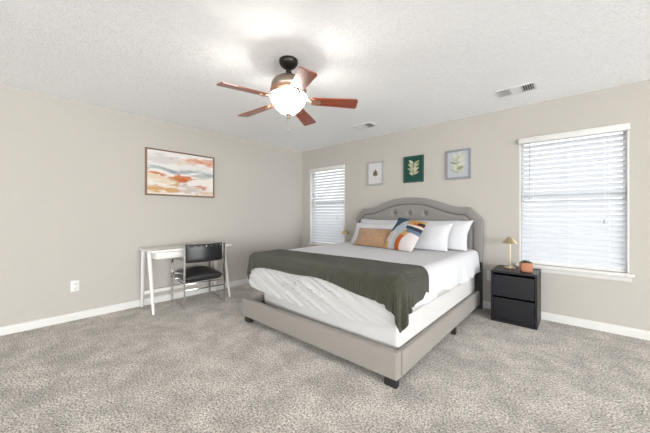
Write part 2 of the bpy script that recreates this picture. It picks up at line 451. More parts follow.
for k in range(5):
    rot = (R(-12), R(2.5), R(44 + 72 * k))
    if bladep is None:
        bladep = obj('blade', bm, M['blade'], fan, 30, (0, 0, -.325), rot)
        bb = NB()
        sweep(bb, [(.095, 0, .058), (.125, 0, .050), (.160, 0, .016), (.19, 0, -.0085)], rect(.016, .004))
        n = 14
        for cx_, cy_, rr in ((.245, 0, .024), (.212, .024, .017), (.212, -.024, .017)):
            lathe(bb, [(0, -.0105), (rr, -.0105), (rr, -.0045), (0, -.0045)], n, (cx_, cy_))
        box(bb, .185, .245, -.014, .014, -.0100, -.0042)
        brk = obj('blade_bracket', bb, M['copper'], bladep, 30)
    else:
        c = bladep.copy(); C.objects.link(c); c.parent = fan; c.rotation_euler = rot
        d = brk.copy(); C.objects.link(d); d.parent = c
bm = NB(); lathe(bm, [(0, -.24), (.052, -.24), (.060, -.252), (.060, -.268), (.050, -.276), (0, -.276)], 32)
lathe(bm, [(0, -.276), (.010, -.276), (.010, -.30), (0, -.30)], 12)
obj('light_fitter', bm, M['nickel'], fan, 40)
bm = NB(); out = [(.146, -.290), (.150, -.297), (.148, -.310), (.138, -.334), (.119, -.368), (.094, -.400), (.062, -.428), (.030, -.443), (0, -.446)]
lathe(bm, out, 48, cap=False)
obj('glass_bowl', bm, M['bowl'], fan, 60)
bm = NB(); lathe(bm, [(0, -.442), (.026, -.444), (.024, -.450), (.013, -.452), (.012, -.462), (.016, -.468), (.008, -.482), (.006, -.492), (0, -.494)], 20); obj('finial', bm, M['nickel'], fan, 50)
bm = NB(); sweep(bm, [(-.012, .010, -.44), (-.018, .012, -.50), (-.020, .013, -.56)], circ(.0012, 6))
lathe(bm, [(0, -.555), (.004, -.56), (.005, -.572), (.003, -.582), (0, -.583)], 10, (-.020, .013)); obj('pull_chain', bm, M['nickel'], fan, 60)

# ------------------------------------------------------------------ ceiling vents
def vent(x0, x1, y0, y1, label):
    cx_, cy_ = (x0 + x1) / 2, (y0 + y1) / 2; hx, hy = (x1 - x0) / 2, (y1 - y0) / 2
    t = thing('ceiling_vent', label, 'vent', (cx_, cy_, H), 0, 'white ceiling vents')
    bm = NB(); f = .022
    box(bm, -hx, hx, -hy, -hy + f, -.007, 0, .002, 1); box(bm, -hx, hx, hy - f, hy, -.007, 0, .002, 1)
    box(bm, -hx, -hx + f, -hy + f, hy - f, -.007, 0, .002, 1); box(bm, hx - f, hx, -hy + f, hy - f, -.007, 0, .002, 1)
    iw = hx - f; s1, s2 = -iw / 3, iw / 3
    for s in (s1, s2): box(bm, s - .005, s + .005, -hy + f, hy - f, -.006, 0)
    obj('vent_frame', bm, M['white_metal'], t)
    bm = NB(); box(bm, -iw, iw, -hy + f, hy - f, -.0012, 0); obj('duct_shade', bm, M['vent_dark'], t)  # thin dark plate painted as the shade inside the duct
    bm = NB(); ih = hy - f
    for a, b, kind in ((-iw, s1, 'L'), (s1, s2, 'M'), (s2, iw, 'R')):
        if kind == 'M':
            for j in range(8):
                y = -ih + (j + .5) * 2 * ih / 8
                box(bm, a + .005, b - .005, -.0075, .0075, -.0006, .0006, mtx=Matrix.Translation((0, y, -.008)) @ Matrix.Rotation(R(-35), 4, 'X'))
        else:
            n = 5
            for j in range(n):
                x = a + (j + .5) * (b - a) / n; sg = -48 if kind == 'L' else 48
                box(bm, -.0085, .0085, -ih, ih, -.0006, .0006, mtx=Matrix.Translation((x, 0, -.0085)) @ Matrix.Rotation(R(sg), 4, 'Y'))
    obj('louvers', bm, M['white_metal'], t)
vent(3.562, 3.885, -.665, -.470, 'white ceiling vent nearer the right window')
vent(1.775, 2.065, -.69, -.505, 'white ceiling vent beyond the fan, above the bed')

# ------------------------------------------------------------------ wall outlets
def outlet(label, loc, rz):
    t = thing('wall_outlet', label, 'outlet', loc, rz, 'white wall outlets')
    bm = NB(); box(bm, -.037, .037, -.006, 0, -.060, .060, .003); obj('cover_plate', bm, M['plastic'], t, 40)
    for z in (-.026, .026):
        bm = NB(); box(bm, -.017, .017, -.009, -.005, z - .017, z + .017, .004); s = obj('socket', bm, M['plastic'], t, 40)
        bm = NB()
        for x in (-.007, .007): box(bm, x - .0015, x + .0015, -.0096, -.0088, z - .002, z + .009)
        box(bm, -.003, .003, -.0096, -.0088, z - .012, z - .007)
        obj('slots', bm, M['dark_slot'], s)
    return t
outlet('white outlet low on the left wall, to the left of the desk', (0, -3.498, .377), R(90))
outlet('white outlet on the back wall between bed and black nightstand', (3.375, 0, .41), 0)

# ------------------------------------------------------------------ pictures
def picture_frame(bm, hw, hh, fw, d0, d1):
    box(bm, -hw, hw, -d1, -d0, hh - fw, hh, .0015, 1); box(bm, -hw, hw, -d1, -d0, -hh, -hh + fw, .0015, 1)
    box(bm, -hw, -hw + fw, -d1, -d0, -hh + fw, hh - fw, .0015, 1); box(bm, hw - fw, hw, -d1, -d0, -hh + fw, hh - fw, .0015, 1)
def L3(c): return np.array(lin(c))
def mixc(col, c, k): return col * (1 - k[..., None]) + L3(c) * k[..., None]

def painting_colors(nx, ny):
    u, v = np.meshgrid(np.linspace(0, 1, nx), np.linspace(0, 1, ny), indexing='ij')
    wob = fbm(u * 5, v * 7, 3) - .5; wob2 = fbm(u * 9 + 3, v * 14, 11) - .5
    str_ = fbm(u * 6, v * 24, 21)
    col = np.ones(u.shape + (4,)) * L3((234, 229, 224))
    g = lambda cu, cv, su, sv, k=1.0: smooth01(1.5 - np.hypot((u - cu + wob * .35) / su, (v - cv + wob2 * .22) / sv)) * k
    col = mixc(col, (214, 207, 204), g(.18, .80, .22, .10, .9)); col = mixc(col, (222, 205, 184), g(.48, .80, .16, .05, .8))
    col = mixc(col, (226, 170, 142), g(.82, .86, .22, .07)); col = mixc(col, (221, 150, 122), g(.90, .80, .14, .04, .8))
    hill = .565 + .045 * np.cos((u - .10) * 9) * (u < .45) + .035 * np.cos((u - .72) * 10) * (u >= .45) + wob * .05
    col = mixc(col, (240, 234, 226), smooth01((hill - v) / .02))
    col = mixc(col, (146, 160, 164), smooth01(1.7 - np.abs(v - hill) / .036) * (.75 + .5 * wob2))
    col = mixc(col, (176, 182, 180), smooth01(1.4 - np.hypot((u - .8) / .22, (v - .50 + wob * .1) / .05)) * .8)
    col = mixc(col, (205, 126, 80), g(.12, .475, .16, .035)); col = mixc(col, (198, 112, 66), g(.46, .36, .15, .085)); col = mixc(col, (210, 134, 90), g(.56, .44, .2, .035))
    col = mixc(col, (228, 204, 172), g(.15, .36, .2, .07, .8)); col = mixc(col, (214, 168, 116), g(.2, .13, .22, .09)); col = mixc(col, (200, 158, 110), g(.33, .22, .08, .09, .8))
    col = mixc(col, (205, 190, 182), g(.6, .13, .25, .08, .9)); col = mixc(col, (214, 138, 118), g(.80, .20, .12, .03)); col = mixc(col, (186, 170, 160), g(.55, .22, .1, .04, .7))
    col = mixc(col, (222, 190, 160), g(.86, .06, .2, .04, .8))
    col = mixc(col, (250, 247, 242), smooth01((str_ - .60) * 7) * .6); col = mixc(col, (150, 124, 104), smooth01((.30 - str_) * 7) * .3)
    col[..., :3] *= .66
    return u, v, col
pt = thing('framed_painting', 'wide framed abstract landscape in cream and orange on the left wall above the desk', 'painting', (0, -2.354, 1.735), R(90))
hw, hh = .462, .308
bm = NB(); picture_frame(bm, hw, hh, .013, 0, .038); obj('frame', bm, M['frame_wood'], pt, 30)
nx, ny = 170, 112; u, v, col = painting_colors(nx, ny)
P = np.stack([(u - .5) * 2 * (hw - .019), np.full_like(u, -.030), (v - .5) * 2 * (hh - .019)], -1)
link('canvas', gridmesh('canvas', P, col=col), M['canvas'], pt)
bm = NB(); box(bm, -hw + .013, hw - .013, -.027, 0, -hh + .013, hh - .013); obj('backing', bm, M['dark_slot'], pt)

def leafy(u, v, col, leaves):
    for cu, cv, ang, ln, wd, c, vein in leaves:
        a = R(ang); x = (u - cu) * math.cos(a) + (v - cv) * math.sin(a); y = -(u - cu) * math.sin(a) + (v - cv) * math.cos(a)
        t = x / ln; wloc = wd * np.sqrt(np.clip(1 - (2 * t - 1) ** 2, 0, 1)) * (1.15 - .5 * t)
        k = ((t > 0) & (t < 1)) * smooth01((wloc - np.abs(y)) / .008 + .5)
        col = mixc(col, c, k); col = mixc(col, vein, k * (np.abs(y) < .006) * .8)
    return col
def framed_print(label, xc, zc, hw, hh, fm, fw, bg, inner, leaves, mat_=None):
    t = thing('framed_print', label, 'picture', (xc, 0, zc), 0, 'botanical prints above the headboard')
    bm = NB(); picture_frame(bm, hw, hh, fw, 0, .022); obj('frame', bm, fm, t, 30)
    nx, ny = 110, 140
    u, v = np.meshgrid(np.linspace(0, 1, nx), np.linspace(0, 1, ny), indexing='ij')
    col = np.ones(u.shape + (4,)) * L3(bg)
    if inner: col = mixc(col, inner[0], ((np.abs(u - .5) < inner[1]) & (np.abs(v - .5) < inner[2])).astype(float))
    col = leafy(u, v * hh / hw, col, leaves)
    col[..., :3] *= .62
    P = np.stack([(u - .5) * 2 * (hw - fw * .6), np.full_like(u, -.016), (v - .5) * 2 * (hh - fw * .6)], -1)
    link('print', gridmesh('print', P, col=col), M['print'], t)
    bm = NB(); box(bm, -hw + fw, hw - fw, -.014, 0, -hh + fw, hh - fw); obj('backing', bm, M['dark_slot'], t)
rs = random.Random(3)
lv1 = [(.50, .35, 90, .42, .007, (120, 110, 90), (120, 110, 90))]
for a, b, g_, l_ in ((.5, .60, 60, .16), (.5, .60, 125, .15), (.5, .66, 90, .17), (.5, .56, 25, .13), (.5, .56, 150, .13), (.47, .62, 175, .10), (.53, .62, 8, .10)):
    lv1.append((a, b - .05, g_, l_ * 1.55, .068, rs.choice([(128, 112, 84), (150, 132, 100), (104, 96, 74)]), (90, 84, 66)))
framed_print('botanical print of a small brown sprig in a pale grey frame, leftmost of three', 1.730, 1.840, .152, .195, M['frame_grey'], .030, (226, 225, 224), None, lv1)
lv2 = [(.50, .22, 88, .75, .010, (190, 186, 150), (170, 170, 130))]
for k in range(15):
    h_ = .34 + .62 * k / 15; s = 1 if k % 2 else -1
    lv2.append((.5 + s * .02, h_, 90 - s * rs.uniform(25, 75), rs.uniform(.22, .36), .060, rs.choice([(214, 208, 180), (196, 194, 158), (226, 220, 198), (172, 176, 140)]), (150, 156, 120)))
framed_print('botanical print of pale leaves on dark green in a green frame, middle of three', 2.378, 1.842, .155, .195, M['frame_green'], .020, (28, 78, 66), None, lv2)
lv3 = [(.50, .18, 92, .9, .010, (150, 156, 130), (140, 146, 120))]
for k in range(30):
    h_ = .24 + .80 * k / 30; s = 1 if k % 2 else -1
    lv3.append((.5 + s * .02, h_, 90 - s * rs.uniform(20, 80), rs.uniform(.22, .36), .062, rs.choice([(206, 206, 184), (176, 182, 158), (222, 220, 202), (158, 160, 128)]), (146, 150, 124)))
framed_print('botanical print of cream leaves in a blue-grey frame, rightmost of three', 3.000, 1.840, .155, .195, M['frame_blue'], .026, (192, 197, 202), None, lv3)

# ------------------------------------------------------------------ desk
desk = thing('desk', 'small white writing desk with splayed legs against the left wall', 'desk', (.27, -2.385, 0))
dx, dy = .27, -2.33
bm = NB(); box(bm, -.245, .245, -.510, .510, .724, .750, .005); obj('desktop', bm, M['desk'], desk, 40)
bm = NB(); box(bm, -.20, .185, -.450, .450, .640, .724, .003); ap = obj('apron', bm, M['desk'], desk, 40)
bm = NB(); box(bm, .186, .204, -.447, .447, .640, .718, .003); obj('drawer', bm, M['desk'], desk, 40)
def leg(p0, p1):
    bm = NB(); a = Vector(p0); b = Vector(p1)
    pr = [(.019 * math.cos(t) * (1 if abs(math.cos(t)) > .01 else 0), 0) for t in ()]
    prof = [(math.copysign(abs(math.cos(t)) ** .55, math.cos(t)) * .021, math.copysign(abs(math.sin(t)) ** .55, math.sin(t)) * .021) for t in [2 * PI * k / 20 for k in range(20)]]
    rings = []
    for i in range(7):
        q = a.lerp(b, i / 6); s = 1.12 - .42 * i / 6
        rings.append([bm.verts.new((q.x + c * s, q.y + d * s, q.z)) for c, d in prof])
    for A, B in zip(rings, rings[1:]):
        for k in range(20): bm.faces.new((A[k], A[(k + 1) % 20], B[(k + 1) % 20], B[k]))
    bm.faces.new(rings[0]); bm.faces.new(rings[-1][::-1])
    return bm
for s in (-1, 1):
    obj('leg', leg((.055, s * .478, .724), (.205, s * .488 + .012, 0)), M['desk'], desk, 50)
    obj('leg', leg((-.160, s * .478, .724), (-.225, s * .488 + .012, 0)), M['desk'], desk, 50)
bm = NB(); box(bm, -.222, -.204, -.462, .478, .150, .195, .003); obj('stretcher', bm, M['desk'], desk, 40)

# ------------------------------------------------------------------ chair
ch = thing('chair', 'black leather office chair with a chrome flat-bar frame facing the white desk', 'chair', (.368, -2.292, 0), R(-5))
def arcpts(c, r, a0, a1, n, y):
    return [(c[0] + r * math.cos(R(a0 + (a1 - a0) * i / n)), y, c[1] + r * math.sin(R(a0 + (a1 - a0) * i / n))) for i in range(n + 1)]
for s in (-1, 1):
    y = s * .250; bx_, fx = .262, -.250
    pts = [(bx_, y, .790), (bx_, y, .016)] if False else None
    path = [(bx_, y, .795), (bx_, y, .4), (bx_, y, .020)] + arcpts((bx_ - .012, .019), .012, 0, -90, 4, y)[1:] + \
           arcpts((fx + .012, .019), .012, -90, -180, 4, y) + [(fx, y, .3)] + arcpts((fx + .085, .515), .085, 180, 90, 8, y) + [(bx_ - .009, y, .600)]
    bm = NB(); sweep(bm, path, rect(.010, .0055), side=(0, 1, 0))
    obj('side_frame', bm, M['chrome'], ch, 40)
bm = NB(); box(bm, .254, .266, -.239, .239, .228, .246, .002); obj('crossbar', bm, M['chrome'], ch, 40)
bm = NB(); box(bm, -.225, .240, -.243, -.225, .300, .312, .002); box(bm, -.225, .240, .225, .243, .300, .312, .002)
for x in (-.225, .222): box(bm, x, x + .018, -.244, .244, .298, .312, .002)
obj('seat_support', bm, M['chrome'], ch, 40)
def cushion(name, a, b, t, z, m, parent, nx=30, crown=.5, ey=.35, ex=.35):
    """closed slab with soft edges and a crowned top"""
    th = np.linspace(-1, 1, nx + 1); U, V = np.meshgrid(th, th, indexing='ij')
    edge = (1 - np.abs(U) ** 10) ** .5 * (1 - np.abs(V) ** 10) ** .5
    cr = (1 - U ** 2) * (1 - V ** 2)
    top = np.stack([U * a, V * b, z + t * .5 + t * .5 * edge * (1 - crown) + t * crown * .55 * cr * 2], -1)
    bot = np.stack([U * a, V * b, z + t * .5 - t * .5 * edge], -1)
    bm = NB(); n = nx + 1
    VT = [[bm.verts.new(top[i, j]) for j in range(n)] for i in range(n)]
    VB = [[VT[i][j] if i in (0, nx) or j in (0, nx) else bm.verts.new(bot[i, j]) for j in range(n)] for i in range(n)]
    for i in range(nx):
        for j in range(nx):
            bm.faces.new((VT[i][j], VT[i + 1][j], VT[i + 1][j + 1], VT[i][j + 1]))
            bm.faces.new((VB[i][j], VB[i][j + 1], VB[i + 1][j + 1], VB[i + 1][j]))
    return obj(name, bm, m, parent, 60)
cushion('seat', .250, .236, .125, .312, M['leather'], ch)
# curved backrest, wraps round the sitter
bm = NB(); n = 26; mrows = 10
def backpt(i, j, side):
    y = -.236 + .472 * i / n; q = y / .236
    x = .238 + .066 * (1 - q * q) - .012
    z0, z1 = .572, .800
    tt = j / mrows; z = z0 + (z1 - z0) * tt
    th_ = .017 * math.sqrt(max(0, 1 - abs(2 * tt - 1) ** 6)) * math.sqrt(max(0.0, 1 - abs(q) ** 14)) + .002
    return Vector((x + side * th_, y, z))
FR = [[bm.verts.new(backpt(i, j, -1)) for j in range(mrows + 1)] for i in range(n + 1)]
BK = [[bm.verts.new(backpt(i, j, 1)) for j in range(mrows + 1)] for i in range(n + 1)]
for i in range(n):
    for j in range(mrows):
        bm.faces.new((FR[i][j], FR[i][j + 1], FR[i + 1][j + 1], FR[i + 1][j])); bm.faces.new((BK[i][j], BK[i + 1][j], BK[i + 1][j + 1], BK[i][j + 1]))
    for j in (0, mrows): bm.faces.new((FR[i][j], FR[i + 1][j], BK[i + 1][j], BK[i][j]))
for j in range(mrows):
    for i in (0, n): bm.faces.new((FR[i][j], BK[i][j], BK[i][j + 1], FR[i][j + 1]))
bk = obj('backrest', bm, M['leather'], ch, 50)
for k in range(7):
    y = -.20 + .40 * k / 6; q = y / .236; x = .238 + .066 * (1 - q * q) - .012 + .0165
    bm = NB(); bmesh.ops.create_icosphere(bm, subdivisions=2, radius=.0055); bmesh.ops.translate(bm, verts=bm.verts[:], vec=(x, y, .778)); obj('rivet', bm, M['chrome'], bk, 60)

# ------------------------------------------------------------------ bed frame
BX = 2.362
bed = thing('upholstered_bed', 'grey upholstered bed frame with arched nailhead headboard and black feet', 'bed', (BX, -1.15, 0))
by = 1.15
bm = NB(); box(bm, -.950, .925, -2.275 + by, -2.205 + by, .060, .246, .014, 3); obj('footboard', bm, M['linen'], bed, 40)
for s in (-1, 1):
    bm = NB(); xa, xb = sorted((s * .885, s * .930)); box(bm, xa, xb, -2.204 + by, -.135 + by, .066, .240, .010, 2); obj('side_rail', bm, M['linen'], bed, 40)
def hb_top(x):
    a = abs(x)
    if a < .72: return 1.265 + .152 * .5 * (1 + math.cos(PI * (a / .72) ** 1.3))
    if a <= .80: return 1.265
    return 1.265 - (a - .80) / .145 * .155
xs = [-.945, -.80] + [-.80 + 1.60 * i / 150 for i in range(1, 150)] + [.80, .945]
outline = [(x, hb_top(x)) for x in xs]
zb = .585; y0, y1 = -.030 + by, -.125 + by
def inset(pts, d):
    out = []
    full = [(pts[0][0], zb)] + pts + [(pts[-1][0], zb)]
    for i in range(1, len(full) - 1):
        a, p, c = (Vector(full[i - 1]), Vector(full[i]), Vector(full[i + 1]))
        n1 = (p - a).normalized(); n2 = (c - p).normalized()
        m1 = Vector((n1.y, -n1.x)); m2 = Vector((n2.y, -n2.x)); mm = (m1 + m2).normalized()
        k = d / max(.5, mm.dot(m1)); out.append((p.x + mm.x * k, p.y + mm.y * k))
    for i in range(2, len(out) - 2):
        c = out[1][0] if out[i][0] < out[1][0] else (out[-2][0] if out[i][0] > out[-2][0] else out[i][0]); out[i] = (c, out[i][1])
    return out
bm = NB()
def ring(pts, y, zlow): return [bm.verts.new((x, y, z)) for x, z in [(pts[0][0], zlow)] + pts + [(pts[-1][0], zlow)]]
layers = [ring(outline, y0, zb), ring(outline, y1 + .014, zb), ring(inset(outline, .004), y1 + .005, zb), ring(inset(outline, .014), y1, zb), ring(inset(outline, .086), y1 - .002, zb),
          ring(inset(outline, .090), y1 + .0005, zb), ring(inset(outline, .098), y1 + .0005, zb), ring(inset(outline, .104), y1 - .003, zb), ring(inset(outline, .135), y1 - .010, zb)]
for A, B in zip(layers, layers[1:]):
    for k in range(len(A) - 1): bm.faces.new((A[k], A[k + 1], B[k + 1], B[k]))
# front field : columns down to the bottom, with dimples at the buttons
BT = [(-.235, 1.195), (0, 1.195), (.235, 1.195)]
inn = inset(outline, .135)
cols = []
NR = 70
for i, (x, z) in enumerate(inn):
    c = []
    for j in range(NR + 1):
        zz = z + (zb - z) * j / NR
        d = sum(math.exp(-((x - bx) ** 2 + (zz - bz) ** 2) / .0011) for bx, bz in BT) * .030
        c.append(bm.verts.new((x, y1 - .010 + d, zz)) if j else layers[-1][i + 1])
    cols.append(c)
for A, B in zip(cols, cols[1:]):
    for j in range(NR): bm.faces.new((A[j], B[j], B[j + 1], A[j + 1]))
bm.faces.new(layers[0])
hb = obj('headboard', bm, M['linen_dark'], bed, 35)
for bx, bz in BT:
    bm = NB(); bmesh.ops.create_uvsphere(bm, u_segments=14, v_segments=8, radius=.012)
    bmesh.ops.scale(bm, verts=bm.verts[:], vec=(1, .5, 1)); bmesh.ops.translate(bm, verts=bm.verts[:], vec=(bx, y1 + .013, bz)); obj('tufting_button', bm, M['button'], hb, 60)
tp = inset(outline, .094); tp = [(tp[0][0], .62)] + tp + [(tp[-1][0], .62)]
seglen = [math.dist(a, b) for a, b in zip(tp, tp[1:])]; tot = sum(seglen); NN = 98; nail = None
for k in range(NN):
    s = tot * (k + .5) / NN; i = 0
    while s > seglen[i]: s -= seglen[i]; i += 1
    f = s / seglen[i]; x = tp[i][0] + (tp[i + 1][0] - tp[i][0]) * f; z = tp[i][1] + (tp[i + 1][1] - tp[i][1]) * f
    if nail is None:
        bm = NB(); bmesh.ops.create_uvsphere(bm, u_segments=10, v_segments=6, radius=.0095); bmesh.ops.scale(bm, verts=bm.verts[:], vec=(1, .6, 1))
        nail = obj('nailhead', bm, M['nail'], hb, 60); nail.location = (x, y1 - .003, z)
    else:
        c = nail.copy(); C.objects.link(c); c.parent = hb; c.location = (x, y1 - .003, z)
for s in (-1, 1):
    bm = NB(); box(bm, s * .905 - .035, s * .905 + .035, -.100 + by, -.045 + by, 0, .60, .003); obj('headboard_post', bm, M['black'], bed)
    bm = NB(); box(bm, s * .865 - .045, s * .865 + .045, -2.262 + by, -2.212 + by, 0, .066, .004); obj('foot', bm, M['black'], bed)
    bm = NB(); box(bm, s * .915 - .020, s * .915 + .020, -1.10 + by, -1.06 + by, 0, .070, .003); obj('foot', bm, M['black'], bed)
bm = NB(); box(bm, -.884, .884, -2.203 + by, -.135 + by, .150, .178); obj('platform', bm, M['black'], bed)

# ------------------------------------------------------------------ box spring and mattress
def slab(nm, label, cat, x0, x1, y0, y1, z0, z1, rad, m, shape=None):
    """rounded box as six dense displaced faces"""
    bm = NB(); n = (120, 70, 22)
    def face(fn, a, b): return [[bm.verts.new(fn(i / a, j / b)) for j in range(b + 1)] for i in range(a + 1)]
    def quad(G):
        for i in range(len(G) - 1):
            for j in range(len(G[0]) - 1): bm.faces.new((G[i][j], G[i + 1][j], G[i + 1][j + 1], G[i][j + 1]))
    X = lambda t: x0 + (x1 - x0) * t; Y = lambda t: y0 + (y1 - y0) * t; Zz = lambda t: z0 + (z1 - z0) * t
    for zc in (z0, z1): quad(face(lambda a, b: (X(a), Y(b), zc), n[0], n[1]))
    for yc in (y0, y1): quad(face(lambda a, b: (X(a), yc, Zz(b)), n[0], n[2]))
    for xc in (x0, x1): quad(face(lambda a, b: (xc, Y(a), Zz(b)), n[1], n[2]))
    bmesh.ops.remove_doubles(bm, verts=bm.verts[:], dist=1e-4)
    c = Vector(((x0 + x1) / 2, (y0 + y1) / 2, (z0 + z1) / 2)); h = Vector(((x1 - x0) / 2, (y1 - y0) / 2, (z1 - z0) / 2))
    for v in bm.verts:
        p = v.co - c
        q = Vector([max(-(h[k] - rad), min(h[k] - rad, p[k])) for k in range(3)])
        d = p - q
        if d.length > 1e-6: p = q + d.normalized() * rad
        v.co = c + p
        if shape: v.co = Vector(shape(v.co.copy()))
    o = obj(nm, bm, m, None, 60)
    return tag(o, label, cat)
slab('box_spring', 'white box spring inside the grey bed frame, under the mattress', 'box spring', BX - .800, BX + .880, -2.165, -.140, .180, .425, .022, M['ticking'], lambda p: (p.x, p.y + (.075 * max(0, (BX + .88 - p.x) / 1.68) ** 3 if p.y < -1.9 else 0) * min(1, (-1.9 - p.y) / .2), p.z))
MT = .735; MX0, MX1, MY0, MY1 = BX - .905, BX + .915, -2.205, -.145
def mshape(p):
    t = max(0, min(1, (MT - p.z) / .30))
    if p.y < MY0 + .10:            # loose sheet on the foot end, pulled into diagonal wrinkles
        a = (p.x - MX0) / (MX1 - MX0); k = math.sin(PI * min(1, t * .75))
        sag = math.sin(PI * min(1, max(0, a * .95 + .05))) ** .8
        if t > .70 and p.y < MY0 + .066: p.y = MY0 - .002; p.z -= (.030 + .055 * sag) * (t - .70) / .30
        if p.y < MY0 + .03:
            ph = (p.x + (p.z - .5) * 2.5 + .10 * fbm(np.array(p.x * 3 + 9), np.array(p.z * 6 + 9), 6)) * 43
            env = (math.exp(-((a - .42) / .30) ** 2) + .25) * min(1, t * 1.6) * (1 - .75 * max(0, t - .6) / .4)
            p.y -= .014 * k + .016 * env * math.sin(ph) + .010 * env * math.sin(ph * .47 + 1)
    return p
slab('mattress', 'thick white mattress with a loose wrinkled cover at the foot end', 'mattress', MX0, MX1, MY0, MY1, .428, MT, .065, M['cover'], mshape)

# ------------------------------------------------------------------ white top sheet, hangs over both long sides
def drape_x(s, off, hang_z):
    r = .065 + off; w0 = (MX1 - MX0) / 2 - .065; c = (MX0 + MX1) / 2; sg = 1 if s >= 0 else -1; a = abs(s)
    top = MT + off
    if a <= w0: return c + s, top
    a -= w0
    if a < r * PI / 2: return c + sg * (w0 + r * math.sin(a / r)), top - r + r * math.cos(a / r)
    return c + sg * (w0 + r), top - r - (a - r * PI / 2)
ns, nt_ = 150, 110; half = (MX1 - MX0) / 2 - .065 + .068 * PI / 2
P = np.zeros((ns + 1, nt_ + 1, 3))
for j in range(nt_ + 1):
    y = -.165 - (2.16 - .165) * j / nt_
    hangR = .185 + .035 * (-y - 1.9) * -1 * .55 + .010 * math.sin(y * 6) + .008 * math.sin(y * 15 + 1)
    hangL = .20 + .012 * math.sin(y * 7)
    lo_, hi_ = -(half + hangL), half + hangR
    for i in range(ns + 1):
        s = lo_ + (hi_ - lo_) * i / ns
        x, z = drape_x(s, .005, 0)
        over = max(0, abs(s) - half)
        rip = over * (.10 * math.sin(y * 11 + 2) + .05 * math.sin(y * 23)) + over * .06
        x += math.copysign(max(rip, .001) if over > 0 else 0, s)
        if over == 0 and abs(s) < half - .1:
            z += .0035 * (fbm(np.array(s * 6 + 20), np.array(y * 4 + 20), 5) + .2)
        P[i, j] = (x, y, z)
so = link('bed_sheet', gridmesh('bed_sheet', P), M['sheet'])
md = so.modifiers.new('thick', 'SOLIDIFY'); md.thickness = .002; md.offset = 1
tag(so, 'smooth white bed sheet spread over the mattress, hanging down its long sides', 'bed sheet')

